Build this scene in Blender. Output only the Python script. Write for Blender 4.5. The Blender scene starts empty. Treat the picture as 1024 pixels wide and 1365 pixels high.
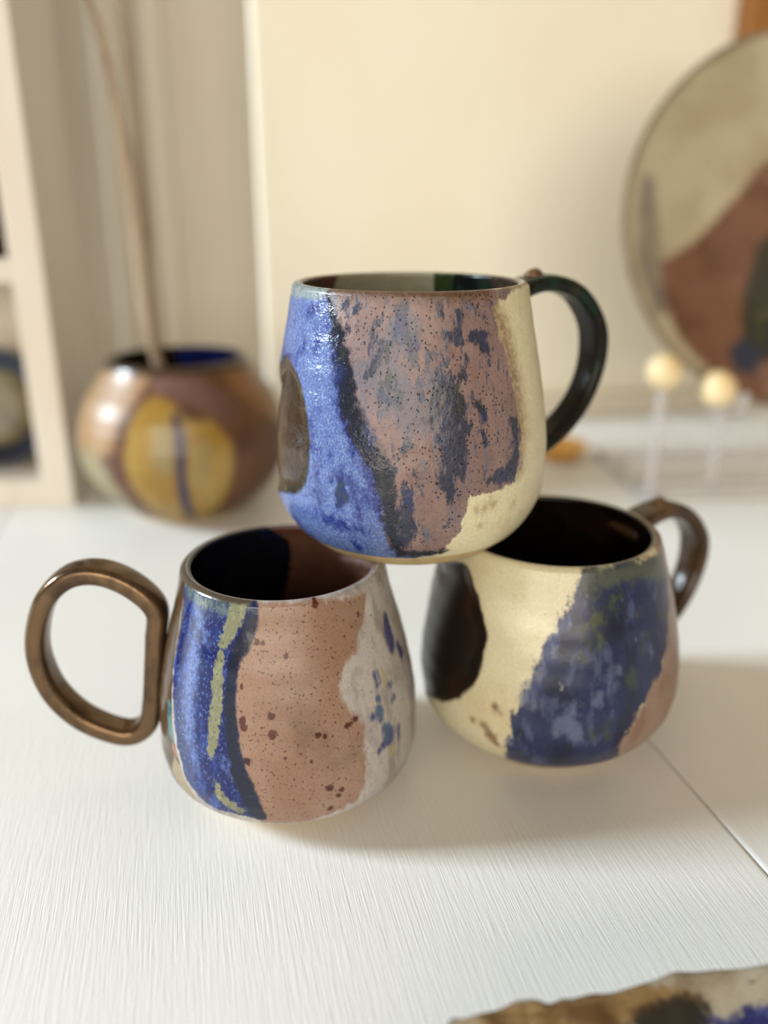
import bpy, bmesh, math
import numpy as np
from mathutils import Vector, Matrix

# ------------------------------------------------------------------ camera, light, exposure
F_PX, PITCH, CAM_H = 1122.4, math.radians(20.2), 0.1935      # image taken as 1024 x 1365
CX, CY = 512.0, 682.5
scene = bpy.context.scene
col = scene.collection

cam_data = bpy.data.cameras.new('camera')
cam = bpy.data.objects.new('camera', cam_data)
col.objects.link(cam)
cam.location = (0, 0, CAM_H)
cam.rotation_euler = (math.pi / 2 - PITCH, 0, 0)
cam_data.sensor_fit = 'VERTICAL'
cam_data.sensor_height = 36.0
cam_data.sensor_width = 27.0
cam_data.lens = F_PX / 1365 * 36
cam_data.clip_start = 0.01
cam_data.dof.use_dof = True
cam_data.dof.focus_distance = 0.248
cam_data.dof.aperture_fstop = 3.7
scene.camera = cam

world = bpy.data.worlds.new('room_light')
scene.world = world
world.use_nodes = True
bg = world.node_tree.nodes['Background']
bg.inputs[0].default_value = (1.0, 0.82, 0.56, 1)
bg.inputs[1].default_value = 0.27


def area_light(name, loc, target, sx, sy, power, color):
    ld = bpy.data.lights.new(name, 'AREA')
    ld.shape = 'RECTANGLE'
    ld.size, ld.size_y = sx, sy
    ld.energy = power
    ld.color = color
    o = bpy.data.objects.new(name, ld)
    col.objects.link(o)
    o.location = loc
    o.rotation_euler = (Vector(target) - Vector(loc)).to_track_quat('-Z', 'Y').to_euler()
    return o


area_light('window_daylight', (-5.00, 0.25, 2.25), (0.05, 0.30, 0.05), 1.0, 1.2, 415, (0.77, 0.905, 1.0))
area_light('added_fill', (-0.15, -1.70, 0.55), (0.10, 0.80, 0.25), 2.2, 1.0, 36, (1.0, 0.90, 0.76))  # unseen warm fill, added behind the camera to brighten wall and mug fronts

vs = scene.view_settings
vs.view_transform = 'Standard'
vs.look = 'None'
vs.exposure = 0.22
vs.gamma = 1.0
vs.use_curve_mapping = False

# ------------------------------------------------------------------ projection helpers
cp, sp = math.cos(PITCH), math.sin(PITCH)
CAM = np.array([0, 0, CAM_H])


def ray(px, py):
    x, u, d = (px - CX) / F_PX, (CY - py) / F_PX, 1.0
    v = np.array([x, d * cp + u * sp, -d * sp + u * cp])
    return v / np.linalg.norm(v)


def on_z(px, py, z=0.0):
    r = ray(px, py)
    return CAM + r * ((z - CAM_H) / r[2])


def on_plane(px, py, p0, n):
    r = ray(px, py)
    return CAM + r * (np.dot(np.array(p0) - CAM, n) / np.dot(r, n))


ANG = math.radians(13.2)                       # the boards run 13 degrees to the left of the view
U = np.array([math.cos(ANG), math.sin(ANG), 0])
V = np.array([-math.sin(ANG), math.cos(ANG), 0])


def uv(u, v, z=0.0):
    p = U * u + V * v
    return Vector((p[0], p[1], z))


# ------------------------------------------------------------------ object helpers
def tag(o, label=None, cat=None, group=None, kind=None):
    for k, val in (('label', label), ('category', cat), ('group', group), ('kind', kind)):
        if val:
            o[k] = val
    return o


def empty(name, loc=(0, 0, 0), rz=0.0, label=None, cat=None, group=None):
    o = bpy.data.objects.new(name, None)
    o.empty_display_size = 0.02
    col.objects.link(o)
    o.location = loc
    o.rotation_euler = (0, 0, rz)
    return tag(o, label, cat, group)


def link(name, me, mat, parent=None, smooth=True):
    o = bpy.data.objects.new(name, me)
    col.objects.link(o)
    if mat and not me.materials:
        me.materials.append(mat)
    if parent:
        o.parent = parent
    if smooth:
        me.polygons.foreach_set('use_smooth', [True] * len(me.polygons))
    return o


def grid_mesh(name, rows, closed_u=True, closed_v=False, cap0=False, cap1=False):
    """rows: array (nv, nu, 3)"""
    nv, nu, _ = rows.shape
    verts = rows.reshape(-1, 3)
    idx = np.arange(nv * nu).reshape(nv, nu)
    a = idx if closed_v else idx[:-1]
    b = np.roll(idx, -1, 0) if closed_v else idx[1:]
    if closed_u:
        a2, b2 = np.roll(a, -1, 1), np.roll(b, -1, 1)
    else:
        a, a2, b, b2 = a[:, :-1], a[:, 1:], b[:, :-1], b[:, 1:]
    q = np.stack([a, a2, b2, b], -1).reshape(-1, 4)
    faces = q.tolist()
    if cap0:
        faces.append(idx[0][::-1].tolist())
    if cap1:
        faces.append(idx[-1].tolist())
    me = bpy.data.meshes.new(name)
    me.from_pydata(verts.tolist(), [], faces)
    me.update()
    return me


def set_attr(me, name, vals):
    at = me.attributes.new(name, 'FLOAT', 'POINT')
    at.data.foreach_set('value', np.asarray(vals, dtype=np.float32))


def box_mesh(name, lo, hi, bev=0.001):
    bm = bmesh.new()
    bmesh.ops.create_cube(bm, size=1)
    lo, hi = Vector(lo), Vector(hi)
    for v in bm.verts:
        v.co = Vector([lo[i] + (v.co[i] + .5) * (hi[i] - lo[i]) for i in range(3)])
    if bev:
        bmesh.ops.bevel(bm, geom=bm.edges[:], offset=bev, segments=2, affect='EDGES', profile=.6)
    me = bpy.data.meshes.new(name)
    bm.to_mesh(me)
    bm.free()
    return me


def catmull(pts, n, closed=False):
    P = np.array(pts, float)
    if closed:
        Q = np.vstack([P[-1], P, P[0], P[1]])
        m = len(P)
    else:
        Q = np.vstack([2 * P[0] - P[1], P, 2 * P[-1] - P[-2]])
        m = len(P) - 1
    out = []
    for t in np.linspace(0, m, n, endpoint=not closed):
        i = min(int(t), m - 1)
        s = t - i
        a, b, c, d = Q[i], Q[i + 1], Q[i + 2], Q[i + 3]
        out.append(.5 * (2 * b + (c - a) * s + (2 * a - 5 * b + 4 * c - d) * s * s + (3 * b - a - 3 * c + d) * s ** 3))
    return np.array(out)


def tube_mesh(name, path, radii, nu=10, cap=True):
    P = np.array(path, float)
    T = np.gradient(P, axis=0)
    T /= np.linalg.norm(T, axis=1)[:, None]
    ref = np.array([0.3, 1, 0.2])
    A = np.cross(T, ref)
    A /= np.linalg.norm(A, axis=1)[:, None]
    B = np.cross(T, A)
    th = np.linspace(0, 2 * np.pi, nu, endpoint=False)
    R = np.broadcast_to(np.asarray(radii, float), (len(P),))
    rows = P[:, None] + R[:, None, None] * (np.cos(th)[None, :, None] * A[:, None] + np.sin(th)[None, :, None] * B[:, None])
    return grid_mesh(name, rows, cap0=cap, cap1=cap)


def lathe_mesh(name, prof, nu=96):
    prof = np.array(prof, float)
    th = np.linspace(0, 2 * np.pi, nu, endpoint=False)
    rows = np.stack([prof[:, 0, None] * np.cos(th), prof[:, 0, None] * np.sin(th), prof[:, 1, None] + 0 * th], -1)
    return grid_mesh(name, rows)


# ------------------------------------------------------------------ material helpers
def lin(rgb):
    out = []
    for c in rgb:
        c = c / 255.0
        out.append(c / 12.92 if c <= .04045 else ((c + .055) / 1.055) ** 2.4)
    return tuple(out) + (1.0,)


class NT:
    def __init__(self, name):
        self.mat = bpy.data.materials.new(name)
        self.mat.use_nodes = True
        self.t = self.mat.node_tree
        self.b = self.t.nodes['Principled BSDF']
        self.tc = self.t.nodes.new('ShaderNodeTexCoord').outputs['Object']
        self._nc = {}

    def set(self, sock, v):
        if hasattr(v, 'is_output'):
            self.t.links.new(v, sock)
        elif isinstance(v, (tuple, list)) and sock.type == 'RGBA' and len(v) == 3:
            sock.default_value = lin(v)
        else:
            sock.default_value = v

    def math(self, op, a, b=0.0, c=None):
        n = self.t.nodes.new('ShaderNodeMath')
        n.operation = op
        self.set(n.inputs[0], a)
        self.set(n.inputs[1], b)
        if c is not None:
            self.set(n.inputs[2], c)
        return n.outputs[0]

    def mapped(self, sc):
        k = ('m', sc)
        if k not in self._nc:
            n = self.t.nodes.new('ShaderNodeVectorMath')
            n.operation = 'MULTIPLY'
            self.t.links.new(self.tc, n.inputs[0])
            n.inputs[1].default_value = sc
            self._nc[k] = n.outputs[0]
        return self._nc[k]

    def noise(self, scale, detail=3, stretch=(1, 1, 1), rough=.55, off=0.0):
        k = (scale, detail, stretch, rough, off)
        if k not in self._nc:
            n = self.t.nodes.new('ShaderNodeTexNoise')
            n.noise_dimensions = '4D'
            n.inputs['W'].default_value = off
            n.inputs['Scale'].default_value = scale
            n.inputs['Detail'].default_value = detail
            n.inputs['Roughness'].default_value = rough
            self.t.links.new(self.mapped(stretch), n.inputs['Vector'])
            self._nc[k] = n.outputs['Fac']
        return self._nc[k]

    def voronoi(self, scale, out='Distance', rnd=1.0):
        n = self.t.nodes.new('ShaderNodeTexVoronoi')
        n.inputs['Scale'].default_value = scale
        n.inputs['Randomness'].default_value = rnd
        self.t.links.new(self.tc, n.inputs['Vector'])
        return n.outputs[out]

    def ramp(self, x, lo, hi, smooth=True):
        n = self.t.nodes.new('ShaderNodeMapRange')
        n.interpolation_type = 'SMOOTHSTEP' if smooth else 'LINEAR'
        self.set(n.inputs['Value'], x)
        n.inputs['From Min'].default_value = lo
        n.inputs['From Max'].default_value = hi
        return n.outputs[0]

    def mix(self, f, a, b):
        n = self.t.nodes.new('ShaderNodeMix')
        n.data_type = 'RGBA'
        self.set(n.inputs[0], f)
        self.set(n.inputs[6], a)
        self.set(n.inputs[7], b)
        return n.outputs[2]

    def mixf(self, f, a, b):
        n = self.t.nodes.new('ShaderNodeMix')
        n.data_type = 'FLOAT'
        self.set(n.inputs[0], f)
        self.set(n.inputs[2], a)
        self.set(n.inputs[3], b)
        return n.outputs[0]

    def attr(self, name):
        n = self.t.nodes.new('ShaderNodeAttribute')
        n.attribute_name = name
        return n.outputs['Fac']

    def mottle(self, spec):
        """rgb tuple -> colour; or list [rgb, (rgb, scale, stretch, lo, hi, off), ...] mixed in turn by noise"""
        if isinstance(spec, tuple):
            return spec
        c = spec[0]
        for rgb, sc, st, lo, hi, off in spec[1:]:
            c = self.mix(self.ramp(self.noise(sc, 4, st, .6, off), lo, hi), c, rgb)
        return c

    def bump(self, h, strength, dist, prev=None):
        n = self.t.nodes.new('ShaderNodeBump')
        n.inputs['Strength'].default_value = strength
        n.inputs['Distance'].default_value = dist
        self.set(n.inputs['Height'], h)
        if prev:
            self.t.links.new(prev, n.inputs['Normal'])
        return n.outputs[0]


def plain(name, spec, rough=.5, metal=0.0, bump=None, coat=0.0):
    m = NT(name)
    m.set(m.b.inputs['Base Color'], m.mottle(spec))
    m.b.inputs['Roughness'].default_value = rough
    m.b.inputs['Metallic'].default_value = metal
    m.b.inputs['Coat Weight'].default_value = coat
    if bump:
        sc, st, dist = bump
        m.set(m.b.inputs['Normal'], m.bump(m.noise(sc, 4, st), .6, dist))
    return m.mat


# ------------------------------------------------------------------ setting materials
def table_material():
    m = NT('white_painted_wood')
    g1 = m.noise(120, 4, (8, .5, 1), .65)
    g2 = m.noise(420, 2, (4, .12, 1), .6, 3.0)
    tone = m.ramp(m.noise(9, 3), .3, .7)
    c = m.mix(tone, (227, 226, 223), (232, 231, 229))
    c = m.mix(m.math('MULTIPLY', m.ramp(g2, .60, .75), .35), c, (205, 198, 186))
    # small marks of dirt in the paint
    c = m.mix(m.math('MULTIPLY', m.ramp(m.noise(230, 2, (1, 1, 1), .5, 8.0), .76, .80), .6), c, (150, 130, 110))
    m.set(m.b.inputs['Base Color'], c)
    m.b.inputs['Roughness'].default_value = .42
    h = m.math('ADD', m.math('MULTIPLY', g1, .6), m.math('MULTIPLY', g2, .5))
    blob = m.ramp(m.noise(60, 3, (1.5, .8, 1), .5, 5.0), .72, .80)
    nb = m.bump(h, .7, .00042)
    m.set(m.b.inputs['Normal'], m.bump(blob, .5, .0008, nb))
    return m.mat


M_TABLE = table_material()
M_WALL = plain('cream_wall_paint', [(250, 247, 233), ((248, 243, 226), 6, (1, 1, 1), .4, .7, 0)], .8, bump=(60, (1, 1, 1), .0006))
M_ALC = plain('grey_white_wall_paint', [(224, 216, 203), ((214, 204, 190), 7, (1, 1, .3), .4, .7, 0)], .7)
M_TRIM = plain('white_trim_paint', (226, 218, 204), .5)
M_SHELF = plain('white_shelf_paint', [(214, 207, 197), ((206, 196, 182), 20, (1, 1, .2), .4, .7, 0)], .5, bump=(150, (4, 4, .3), .0003))
M_FLOOR = plain('brown_floor_boards', [(150, 115, 80), ((120, 88, 58), 14, (6, 1, 1), .4, .7, 0)], .5)

# ------------------------------------------------------------------ large structure
WALL_V, ALC_V = 0.745, 0.90
EDGE_P = on_plane(342, 200, uv(0, WALL_V), V)
EDGE_U = float(np.dot(EDGE_P, U))


def setting(name, lo, hi, mat, bev=0.002):
    o = link(name, box_mesh(name, lo, hi, bev), mat, smooth=False)
    o.rotation_euler = (0, 0, ANG)
    return tag(o, kind='structure')


setting('floor', (-2.2, -1.6, -.80), (2.2, 1.6, -.75), M_FLOOR)
setting('wall_back', (EDGE_U, WALL_V, -.75), (1.75, WALL_V + .012, 1.7), M_WALL, .004)
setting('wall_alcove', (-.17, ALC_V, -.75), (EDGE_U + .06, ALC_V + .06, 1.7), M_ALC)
setting('baseboard_back', (EDGE_U + .002, WALL_V - .014, 0), (1.74, WALL_V, .019), M_TRIM, .003)
for k, (pa, pb) in enumerate(((158, 196), (214, 244))):
    ua = float(np.dot(on_plane(pa, 400, uv(0, ALC_V), V), U))
    ub = float(np.dot(on_plane(pb, 400, uv(0, ALC_V), V), U))
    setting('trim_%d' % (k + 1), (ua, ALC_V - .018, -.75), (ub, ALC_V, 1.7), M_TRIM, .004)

# table of wide painted boards
SEAM_P = on_z(865, 985)
SEAM_U = float(np.dot(SEAM_P, U))
BW = 0.285
table = empty('table', (0, 0, -.75), ANG, 'white painted table of wide brushed boards carrying the pottery', 'table')
for k in range(-4, 4):
    me = box_mesh('plank', (SEAM_U + k * BW + .0004, -.42, -.028), (SEAM_U + (k + 1) * BW - .0004, WALL_V - .001, 0), .0012)
    o = link('plank', me, M_TABLE, table, smooth=False)
    o.location = (0, 0, .75)
u0, u1 = SEAM_U - 4 * BW, SEAM_U + 4 * BW
for (lo, hi, nm) in (((u0 + .06, -.36, .66), (u1 - .06, -.335, .722), 'apron'), ((u0 + .06, .69, .66), (u1 - .06, .715, .722), 'apron')):
    link(nm, box_mesh(nm, lo, hi, .002), M_TRIM, table, smooth=False)
for uu in (u0 + .08, u1 - .14):
    for vv in (-.40, .66):
        link('leg', box_mesh('leg', (uu, vv, 0), (uu + .06, vv + .06, .722), .004), M_TRIM, table, smooth=False)

# ------------------------------------------------------------------ glazed pots: surface of revolution + glaze patches
FRAC = np.array([0, .06, .13, .2, .3, .42, .56, .72, .86, 1.])


def hermite(fr, rad, t):
    fr, rad, t = np.asarray(fr), np.asarray(rad), np.asarray(t, float)
    m = np.gradient(rad, fr)
    i = np.clip(np.searchsorted(fr, t) - 1, 0, len(fr) - 2)
    hh = fr[i + 1] - fr[i]
    s = (t - fr[i]) / hh
    return (2 * s ** 3 - 3 * s ** 2 + 1) * rad[i] + (s ** 3 - 2 * s ** 2 + s) * hh * m[i] + (-2 * s ** 3 + 3 * s ** 2) * rad[i + 1] + (s ** 3 - s ** 2) * hh * m[i + 1]


class Pot:
    """geometry of one thrown pot; turns photo pixels into (angle, height) on its wall"""

    def __init__(self, c, z0, h, fr, rad, wall=.0034, floor=.006, Rref=.045):
        self.c, self.z0, self.h, self.fr, self.rad = np.array(c), z0, h, fr, rad
        self.wall, self.floor, self.Rref = wall, floor, Rref
        self.thc = math.atan2(-c[1], -c[0])

    def r(self, z):
        return hermite(self.fr, self.rad, np.clip(np.asarray(z) / self.h, 0, 1))

    def wrap(self, a):
        return (a + np.pi) % (2 * np.pi) - np.pi

    def pix(self, px, py, inside=False):
        d = ray(px, py)
        t = np.linspace(.05, 1.2, 9000)
        P = CAM + t[:, None] * d
        q = P[:, :2] - self.c
        z = P[:, 2] - self.z0
        rho = np.hypot(q[:, 0], q[:, 1])
        if inside:
            k = int(np.argmin(rho))
            zz = z[k:]
            g = rho[k:] - (self.r(zz) - self.wall)
            j = np.argmax((g > 0) | (zz < self.floor)) + k
            th = math.atan2(q[j, 1], q[j, 0])
            return -float(self.wrap(th - self.thc - np.pi)) * self.Rref, float(np.clip(z[j], 0, self.h))
        ok = (z >= 0) & (z <= self.h)
        g = rho - self.r(z)
        hit = ok & (g < 0)
        j = int(np.argmax(hit)) if hit.any() else int(np.argmin(np.abs(g) + np.where((z < -.004) | (z > self.h + .004), 1, 0)))
        th = math.atan2(q[j, 1], q[j, 0])
        return float(self.wrap(th - self.thc)) * self.Rref, float(np.clip(z[j], 0, self.h))

    def pts(self, lst, inside=False):
        out = []
        for p in lst:
            if p[0] == 'a':
                out.append((math.radians(p[1]) * self.Rref, p[2] * self.h))
            else:
                out.append(self.pix(p[0], p[1], inside))
        return np.array(out)


def sd_poly(S, Z, poly):
    A = poly
    B = np.roll(poly, -1, 0)
    d2 = np.full(S.shape, 1e9)
    ins = np.zeros(S.shape, bool)
    for (ax, ay), (bx, by) in zip(A, B):
        ex, ey = bx - ax, by - ay
        L = ex * ex + ey * ey + 1e-18
        t = np.clip(((S - ax) * ex + (Z - ay) * ey) / L, 0, 1)
        d2 = np.minimum(d2, (S - ax - t * ex) ** 2 + (Z - ay - t * ey) ** 2)
        if ay != by:
            ins ^= ((ay > Z) != (by > Z)) & (S < ex * (Z - ay) / (by - ay) + ax)
    d = np.sqrt(d2)
    return np.where(ins, d, -d)


def sd_stroke(S, Z, pts, rad):
    out = np.full(S.shape, -1.0)
    if len(pts) == 1:
        return rad[0] - np.hypot(S - pts[0][0], Z - pts[0][1])
    for i in range(len(pts) - 1):
        (ax, ay), (bx, by) = pts[i], pts[i + 1]
        ex, ey = bx - ax, by - ay
        t = np.clip(((S - ax) * ex + (Z - ay) * ey) / (ex * ex + ey * ey + 1e-18), 0, 1)
        out = np.maximum(out, rad[i] + t * (rad[i + 1] - rad[i]) - np.hypot(S - ax - t * ex, Z - ay - t * ey))
    return out


PXM = 1 / 3900.0          # metres on a mug's front per photo pixel, for stroke widths


def layer_sd(pot, L, S, Z, inside):
    sd = np.full(S.shape, -1.0)
    for poly in L.get('polys', []):
        P = pot.pts(poly, inside)
        if L.get('smooth'):
            P = catmull(P, 90, True)
        sd = np.maximum(sd, sd_poly(S, Z, P))
    k = L.get('pxm', PXM)
    for st in L.get('strokes', []):
        P = pot.pts([(s[0], s[1]) for s in st], inside)
        sd = np.maximum(sd, sd_stroke(S, Z, P, [s[2] * k for s in st]))
    for s in L.get('dots', []):
        P = pot.pts([(s[0], s[1])], inside)
        sd = np.maximum(sd, sd_stroke(S, Z, P, [s[2] * k]))
    return sd


def glaze_material(name, base, layers, speck=None, pits=None, rough=.3, bump=.00025, base_rough=None, gain=.62):
    m = NT(name)
    c = m.mottle(base)
    rg = rough if base_rough is None else base_rough
    for L in layers:
        a = m.attr(L['name'])
        amp = L.get('amp', .0015)
        n = m.noise(L.get('ns', 260), 5, L.get('st', (1, 1, .6)), .65, L.get('off', 0.0))
        x = m.math('ADD', a, m.math('MULTIPLY', m.math('SUBTRACT', n, .5), amp * 5))
        s = L.get('soft', .0005)
        f = m.ramp(x, -s, s)
        if 'op' in L:
            f = m.math('MULTIPLY', f, L['op'])
        c = m.mix(f, c, m.mottle(L['col']))
        rg = m.mixf(f, rg, L.get('rough', rough))
    if speck:
        for (rgb, sc, lo, hi, op, within) in speck:
            f = m.math('MULTIPLY', m.ramp(m.noise(sc, 1.5, (1, 1, 1), .5, 11.0), lo, hi), op)
            if within:
                f = m.math('MULTIPLY', f, m.ramp(m.attr(within), -.0005, .001))
            c = m.mix(f, c, rgb)
    g = m.ramp(m.noise(1300, 2, (1, 1, 1), .6, 9.0), .3, .7, False)
    c = m.mix(m.math('MULTIPLY', g, .22), c, (0, 0, 0))
    nrm = m.bump(m.noise(330, 4, (1, 1, 1), .6), .55, bump)
    if pits:
        sc, within = pits
        v = m.voronoi(sc)
        gate = m.ramp(m.noise(90, 2, (1, 1, 1), .5, 6.0), .38, .52)
        p = m.math('MULTIPLY', m.ramp(v, .24, .12), m.math('MULTIPLY', gate, m.ramp(m.attr(within), 0, .001)))
        c = m.mix(m.math('MULTIPLY', p, .85), c, (40, 30, 34))
        nrm = m.bump(m.math('MULTIPLY', p, -1.0), .9, .0006, nrm)
    c = m.mix(1.0 - gain, c, (0, 0, 0))
    m.set(m.b.inputs['Base Color'], c)
    m.set(m.b.inputs['Roughness'], rg)
    m.set(m.b.inputs['Normal'], nrm)
    m.b.inputs['IOR'].default_value = 1.5
    return m.mat


def pot_body(pot, name, layers, mat, parent, nu=640, nz=170, zfoot=.0052, dimple=None, dimple_depth=.0018, wob=.00005, nin=60, local=True):
    zo = np.linspace(zfoot, pot.h - .0012, nz)
    ro = pot.r(zo)
    rin_top = pot.r(pot.h) - pot.wall
    rt = pot.r(pot.h)
    # rounded lip
    a = np.linspace(0, np.pi, 9)[1:-1]
    lip_r = (rt + rin_top) / 2 + np.cos(a) * pot.wall / 2
    lip_z = pot.h - .0012 + np.sin(a) * .0012
    zi = np.linspace(pot.h - .0012, pot.floor, nin)
    ri = np.maximum(pot.r(zi) - pot.wall, .004)
    k = np.clip((zi - pot.floor) / .006, 0, 1)
    ri = ri * (.86 + .14 * np.sqrt(1 - (1 - k) ** 2))
    fl_r = np.linspace(ri[-1], .0005, 8)[1:]
    R = np.concatenate([[pot.r(zfoot) * .5, pot.r(zfoot) - .001], ro, lip_r, ri, fl_r])
    Z = np.concatenate([[zfoot, zfoot], zo, lip_z, zi, np.full(7, pot.floor)])
    nout = 2 + nz + 4
    inside = np.arange(len(R)) >= nout
    th = np.linspace(-np.pi, np.pi, nu, endpoint=False)
    TH, ZZ = np.meshgrid(th, Z)
    RR = np.repeat(R[:, None], nu, 1)
    INS = np.repeat(inside[:, None], nu, 1)
    ang = TH + pot.thc
    wobble = wob * (np.sin(ZZ * 2 * np.pi / .0085 + .8 * np.sin(TH)) + .8 * np.sin(TH * 3 + ZZ * 90) + 1.2 * np.sin(TH * 2 + 1.3))
    RR = RR + wobble
    S = TH * pot.Rref
    Sin = -pot.wrap(TH - np.pi) * pot.Rref
    if dimple:
        sd = sd_poly(S, ZZ, catmull(pot.pts(dimple), 90, True))
        d = np.clip((sd + .001) / .006, 0, 1)
        RR = np.where(INS, RR, RR - dimple_depth * d * d * (3 - 2 * d))
    rows = np.stack([RR * np.cos(ang), RR * np.sin(ang), ZZ], -1)
    me = grid_mesh(name, rows)
    for L in layers:
        ins = L.get('inside', False)
        if L.get('all_in'):
            v = np.where(INS, .02, -.02)
        elif ins:
            v = np.where(INS, layer_sd(pot, L, Sin, ZZ, True), -.02)
        else:
            v = np.where(INS, -.02, layer_sd(pot, L, S, ZZ, False))
        set_attr(me, L['name'], np.clip(v, -.02, .02).ravel())
    return link(name, me, mat, parent)


def foot_ring(pot, parent, mat, zfoot=.0055):
    z = np.linspace(.0006, zfoot, 6)
    r = pot.r(z) - .0003
    r0 = r[0]
    prof = [(.001, .0025), (r0 - .008, .0025), (r0 - .0065, 0.0), (r0 - .0008, 0.0)] + list(zip(r, z)) + [(r[-1] - .004, zfoot)]
    return link('foot', lathe_mesh('foot', prof, 160), mat, parent)


def strap_handle(name, pot, path, az, width, thick, mat, parent, closed=False, n=90, flare=.35):
    """path: (radius, height) along the handle in the vertical plane at azimuth az"""
    P = catmull(path, n, closed)
    if closed:
        T = np.roll(P, -1, 0) - np.roll(P, 1, 0)
    else:
        T = np.gradient(P, axis=0)
    T /= np.linalg.norm(T, axis=1)[:, None]
    N = np.stack([-T[:, 1], T[:, 0]], 1)
    t = np.linspace(0, 1, n)
    w = np.full(n, width)
    k = np.full(n, thick)
    if not closed:
        e = np.maximum(np.clip(1 - t / .14, 0, 1), np.clip((t - .86) / .14, 0, 1)) ** 2
        w = w * (1 + flare * e)
        k = k * (1 + flare * e)
    w = w * (1 + .04 * np.sin(t * 17))
    a = np.linspace(0, 2 * np.pi, 28, endpoint=False)
    ca = np.sign(np.cos(a)) * np.abs(np.cos(a)) ** .6
    sa = np.sign(np.sin(a)) * np.abs(np.sin(a)) ** .6
    er = np.array([math.cos(az), math.sin(az)])
    et = np.array([-math.sin(az), math.cos(az)])
    rho = P[:, 0, None] + N[:, 0, None] * k[:, None] / 2 * sa
    zz = P[:, 1, None] + N[:, 1, None] * k[:, None] / 2 * sa
    tt = w[:, None] / 2 * ca
    rows = np.stack([rho * er[0] + tt * et[0], rho * er[1] + tt * et[1], zz], -1)
    me = grid_mesh(name, rows, closed_v=closed, cap0=not closed, cap1=not closed)
    return link(name, me, mat, parent)


def nub(parent, rho, z, az, s, mat):
    bm = bmesh.new()
    bmesh.ops.create_uvsphere(bm, u_segments=20, v_segments=12, radius=1)
    for v in bm.verts:
        v.co = Vector((v.co.x * s * 1.25, v.co.y * s * 1.1, v.co.z * s * (.9 if v.co.z > 0 else .6)))
        if v.co.z > 0:
            v.co.x *= 1 - .35 * v.co.z / s
            v.co.y *= 1 - .35 * v.co.z / s
    me = bpy.data.meshes.new('thumb_nub')
    bm.to_mesh(me)
    bm.free()
    o = link('thumb_nub', me, mat, parent)
    o.location = (rho * math.cos(az), rho * math.sin(az), z)
    o.rotation_euler = (0, .25, az)
    return o


M_CLAY = plain('bare_cream_clay', [(178, 156, 114), ((160, 134, 92), 160, (1, 1, 1), .45, .7, 0)], .7, bump=(600, (1, 1, 1), .0002))

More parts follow.
